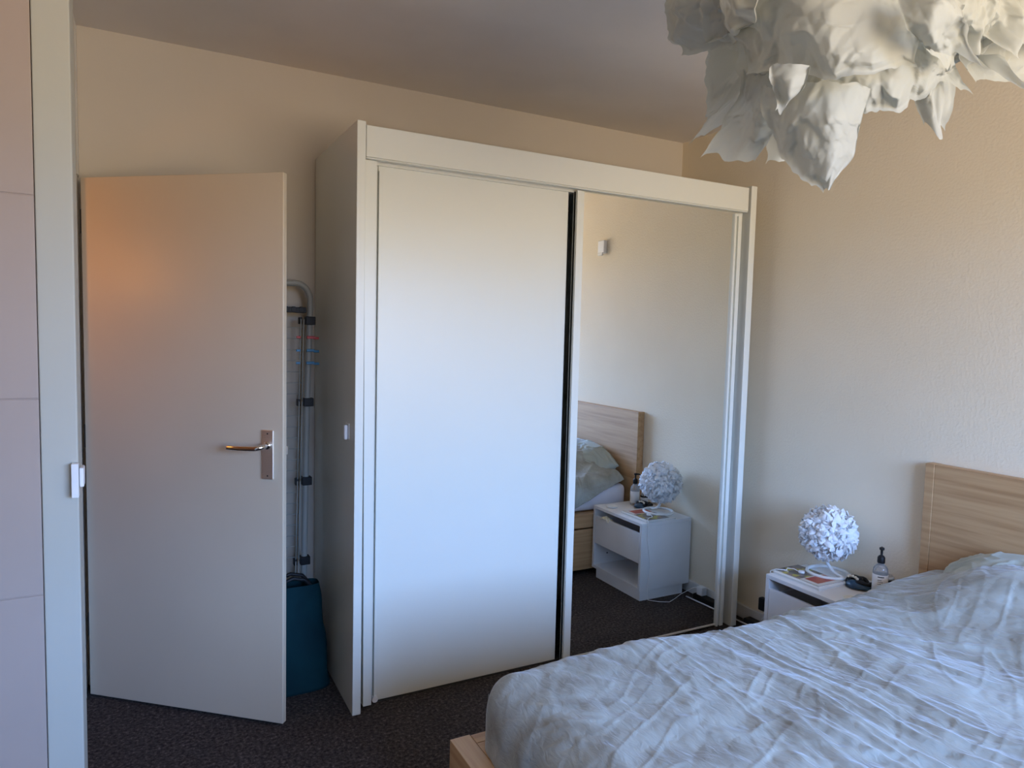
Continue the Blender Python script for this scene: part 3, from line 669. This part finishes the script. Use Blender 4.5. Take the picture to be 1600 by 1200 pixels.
NETS = {
 'A': [[(1.250,1.099,2.236), (1.199,0.891,2.142), (1.270,0.806,2.123), (1.434,0.790,2.148)], [(1.234,1.039,2.099), (1.183,0.856,2.029), (1.242,0.779,2.013), (1.403,0.775,2.049)], [(1.254,1.035,2.041), (1.204,0.864,1.974), (1.250,0.780,1.950), (1.392,0.776,1.988)], [(1.237,0.995,1.987), (1.228,0.883,1.952), (1.258,0.797,1.931), (1.412,0.788,1.982)]],
 'B': [[(1.321,1.107,2.105), (1.295,0.921,2.023), (1.371,0.834,2.009), (1.575,0.823,2.083)], [(1.318,1.090,2.022), (1.311,0.930,1.960), (1.380,0.837,1.956), (1.575,0.819,2.035)], [(1.374,1.079,1.964), (1.342,0.910,1.913), (1.429,0.843,1.933), (1.606,0.823,2.007)], [(1.395,1.054,1.935), (1.380,0.912,1.908), (1.468,0.856,1.936), (1.622,0.825,1.998)]],
 'C': [[(1.274,0.997,1.975), (1.256,0.913,1.945), (1.283,0.852,1.932), (1.384,0.845,1.951)], [(1.282,0.988,1.920), (1.261,0.906,1.889), (1.278,0.839,1.878), (1.390,0.862,1.917)], [(1.309,0.968,1.861), (1.286,0.900,1.842), (1.295,0.849,1.834), (1.395,0.878,1.865)], [(1.328,0.944,1.815), (1.309,0.896,1.801), (1.318,0.868,1.799), (1.386,0.890,1.817)], [(1.347,0.908,1.777), (1.341,0.899,1.773), (1.344,0.897,1.771), (1.357,0.902,1.776)]],
 'D': [[(1.303,1.077,2.040), (1.306,1.028,2.013), (1.320,0.983,1.965)], [(1.308,1.103,1.972), (1.304,1.046,1.943), (1.335,1.005,1.919)], [(1.255,1.134,1.868), (1.291,1.081,1.867), (1.336,1.046,1.875)]],
 'E': [[(1.325,1.186,2.120), (1.347,1.149,2.085), (1.347,1.111,2.047)], [(1.338,1.183,2.026), (1.333,1.148,1.989), (1.336,1.121,1.962)], [(1.277,1.194,1.904), (1.281,1.169,1.913), (1.292,1.153,1.921)]],
 'F': [[(1.486,1.184,2.039), (1.499,1.154,2.026), (1.545,1.152,2.026)], [(1.485,1.179,1.966), (1.498,1.149,1.961), (1.541,1.149,1.968)], [(1.487,1.173,1.906), (1.505,1.152,1.901), (1.541,1.144,1.905)]],
 'G': [[(1.583,0.905,2.028), (1.577,0.861,2.013), (1.657,0.867,2.043)], [(1.588,0.898,1.977), (1.586,0.863,1.961), (1.650,0.866,1.991)], [(1.599,0.889,1.933), (1.601,0.862,1.904), (1.633,0.871,1.934)]],
 'H': [[(1.681,0.832,2.051), (1.688,0.817,2.050), (1.696,0.801,2.048)], [(1.676,0.809,2.018), (1.684,0.794,2.019), (1.691,0.779,2.018)], [(1.701,0.770,1.985), (1.707,0.767,1.983), (1.701,0.759,1.984)]],
 'I': [[(1.191,1.248,2.287), (1.216,1.117,2.235), (1.239,0.987,2.184)], [(1.184,1.222,2.203), (1.195,1.097,2.142), (1.197,0.956,2.093)], [(1.228,1.217,2.148), (1.232,1.097,2.095), (1.238,1.001,2.074)], [(1.280,1.186,2.111), (1.286,1.125,2.088), (1.273,1.051,2.075)]],
 'J': [[(1.372,1.260,2.227), (1.373,1.201,2.197), (1.372,1.142,2.168)], [(1.381,1.247,2.117), (1.372,1.192,2.084), (1.365,1.136,2.051)], [(1.370,1.222,2.029), (1.373,1.184,1.998), (1.364,1.130,1.969)]],
 'K': [[(1.433,0.825,2.164), (1.514,0.782,2.166), (1.706,0.798,2.223), (1.994,0.823,2.309)], [(1.373,0.768,2.050), (1.462,0.746,2.073), (1.661,0.758,2.125), (1.946,0.783,2.202)], [(1.402,0.772,2.005), (1.492,0.749,2.032), (1.660,0.754,2.077), (1.945,0.779,2.149)], [(1.517,0.800,1.988), (1.575,0.774,2.040), (1.726,0.775,2.063), (2.017,0.796,2.131)]],
 'L': [[(1.647,0.880,2.145), (1.738,0.832,2.148), (1.957,0.834,2.198), (2.190,0.829,2.264)], [(1.678,0.881,2.077), (1.759,0.838,2.079), (1.943,0.834,2.116), (2.189,0.823,2.191)], [(1.732,0.883,2.040), (1.797,0.849,2.041), (1.943,0.831,2.074), (2.189,0.820,2.147)]],
 'M': [[(1.272,0.728,2.016), (1.284,0.700,2.017), (1.339,0.693,2.023), (1.387,0.690,2.018)], [(1.261,0.707,1.967), (1.258,0.676,1.973), (1.284,0.663,1.979), (1.366,0.676,1.978)], [(1.323,0.720,1.960), (1.305,0.682,1.938), (1.343,0.686,1.962), (1.406,0.687,1.966)], [(1.374,0.738,1.961), (1.375,0.713,1.940), (1.408,0.708,1.953), (1.424,0.686,1.933)]],
 'N': [[(1.155,0.864,1.948), (1.157,0.828,1.934), (1.192,0.822,1.936)], [(1.182,0.881,1.911), (1.177,0.849,1.895), (1.216,0.852,1.914)], [(1.184,0.878,1.878), (1.188,0.874,1.869), (1.198,0.870,1.884)]],
 'O': [[(1.180,1.073,2.159), (1.136,0.944,2.106), (1.144,0.893,2.087)], [(1.228,1.099,2.095), (1.175,0.987,2.049), (1.165,0.924,2.040)], [(1.246,1.111,2.088), (1.217,1.045,2.064), (1.196,0.976,2.050)]],
}
def cmr(p, t):      # smooth curve through a row of points
    n = len(p)-1; x = min(t, .99999)*n; i = int(x); f = x-i
    p0, p1, p2, p3 = p[max(i-1, 0)], p[i], p[i+1], p[min(i+2, n)]
    return .5*((2*p1)+(p2-p0)*f+(2*p0-5*p1+4*p2-p3)*f*f+(3*p1-p0-3*p2+p3)*f**3)
def hsh(i, j, k):
    x = sin(i*127.1 + j*311.7 + k*74.7)*43758.5453; return (x-math.floor(x))*2-1
def facet(a, b, cell, seed):
    # random heights on a triangular lattice, joined by flat triangles: the facets of crumpled paper
    a, b = a/cell, b/cell
    F = .366*(a+b); i, j = math.floor(a+F), math.floor(b+F); fa, fb = a+F-i, b+F-j
    h0, h3 = hsh(i, j, seed), hsh(i+1, j+1, seed)
    if fa > fb: h1 = hsh(i+1, j, seed); return h0*(1-fa)+h1*(fa-fb)+h3*fb
    h1 = hsh(i, j+1, seed); return h0*(1-fb)+h1*(fb-fa)+h3*fa
def crease(P, a, b, seed, amp):
    wa, wb = .020*noise.noise(P*9+Vector((seed, 0, 0))), .020*noise.noise(P*9+Vector((0, seed, 4)))
    a, b = a+wa, b+wb
    return amp*(.0200*facet(a, b*.8, .060, seed) + .0100*facet(a*.9+.2*b, b, .027, seed+3) + .0032*facet(a, b-.3*a, .012, seed+6))
def sheet(net, seed, amp=1.0, wob=.008):
    rows = [[Vector(p) for p in r] for r in net]
    w = (rows[0][-1]-rows[0][0]).length; h = (rows[-1][0]-rows[0][0]).length
    nu = max(24, int(w*420)); nv = max(24, int(h*420))
    def f(u, v):
        P = cmr([cmr(r, u) for r in rows], v)
        d = (P-PC); d.normalize()
        e = max(abs(u*2-1)**6, v**6)
        q = P + Vector((noise.noise(P*16+Vector((seed, 0, 0))), noise.noise(P*16+Vector((0, seed, 0))), noise.noise(P*16+Vector((0, 0, seed)))))*wob*(.3+.5*e)
        az = (math.atan2(P.y-PC.y, P.x-PC.x) + rad(118) + pi) % (2*pi); A_ = az*.34; B_ = P.z*1.05 + .4*(P-PC).length
        c = crease(P, A_, B_, seed, amp) + .010*amp*noise.noise(P*7+Vector((seed, 3, 1)))
        t = crease(P, A_+5, B_+2, seed+20, amp*.5)
        lip = .016*(v**14 + .7*abs(u*2-1)**16)      # edges of the tissue curl outwards
        return q + d*(c+lip) + Vector((0, 0, t))
    bm = BM(); grid(bm, nu, nv, f); o = obj('paper_sheet', bm, MT['tissue'], pd)
    for p in o.data.polygons: p.use_smooth = True
    return o
skirt(.10, .27, .40, .08, 1.6, .05, 11, .04, a0=0, a1=2*pi, cr=1.2)
skirt(.18, .18, .35, -.02, 1.8, .05, 23, .05, cr=1.2)
skirt(.16, .06, .28, -.12, 2.0, .05, 37, .05, cr=1.2)
skirt(.05, -.02, .20, -.19, 2.4, .04, 41, .04, cr=1.2)
for k_, (key, net) in enumerate(NETS.items()):
    sheet(net, 50+k_*7, {'M': 1.6, 'K': 1.2, 'A': 1.0}.get(key, 1.1))
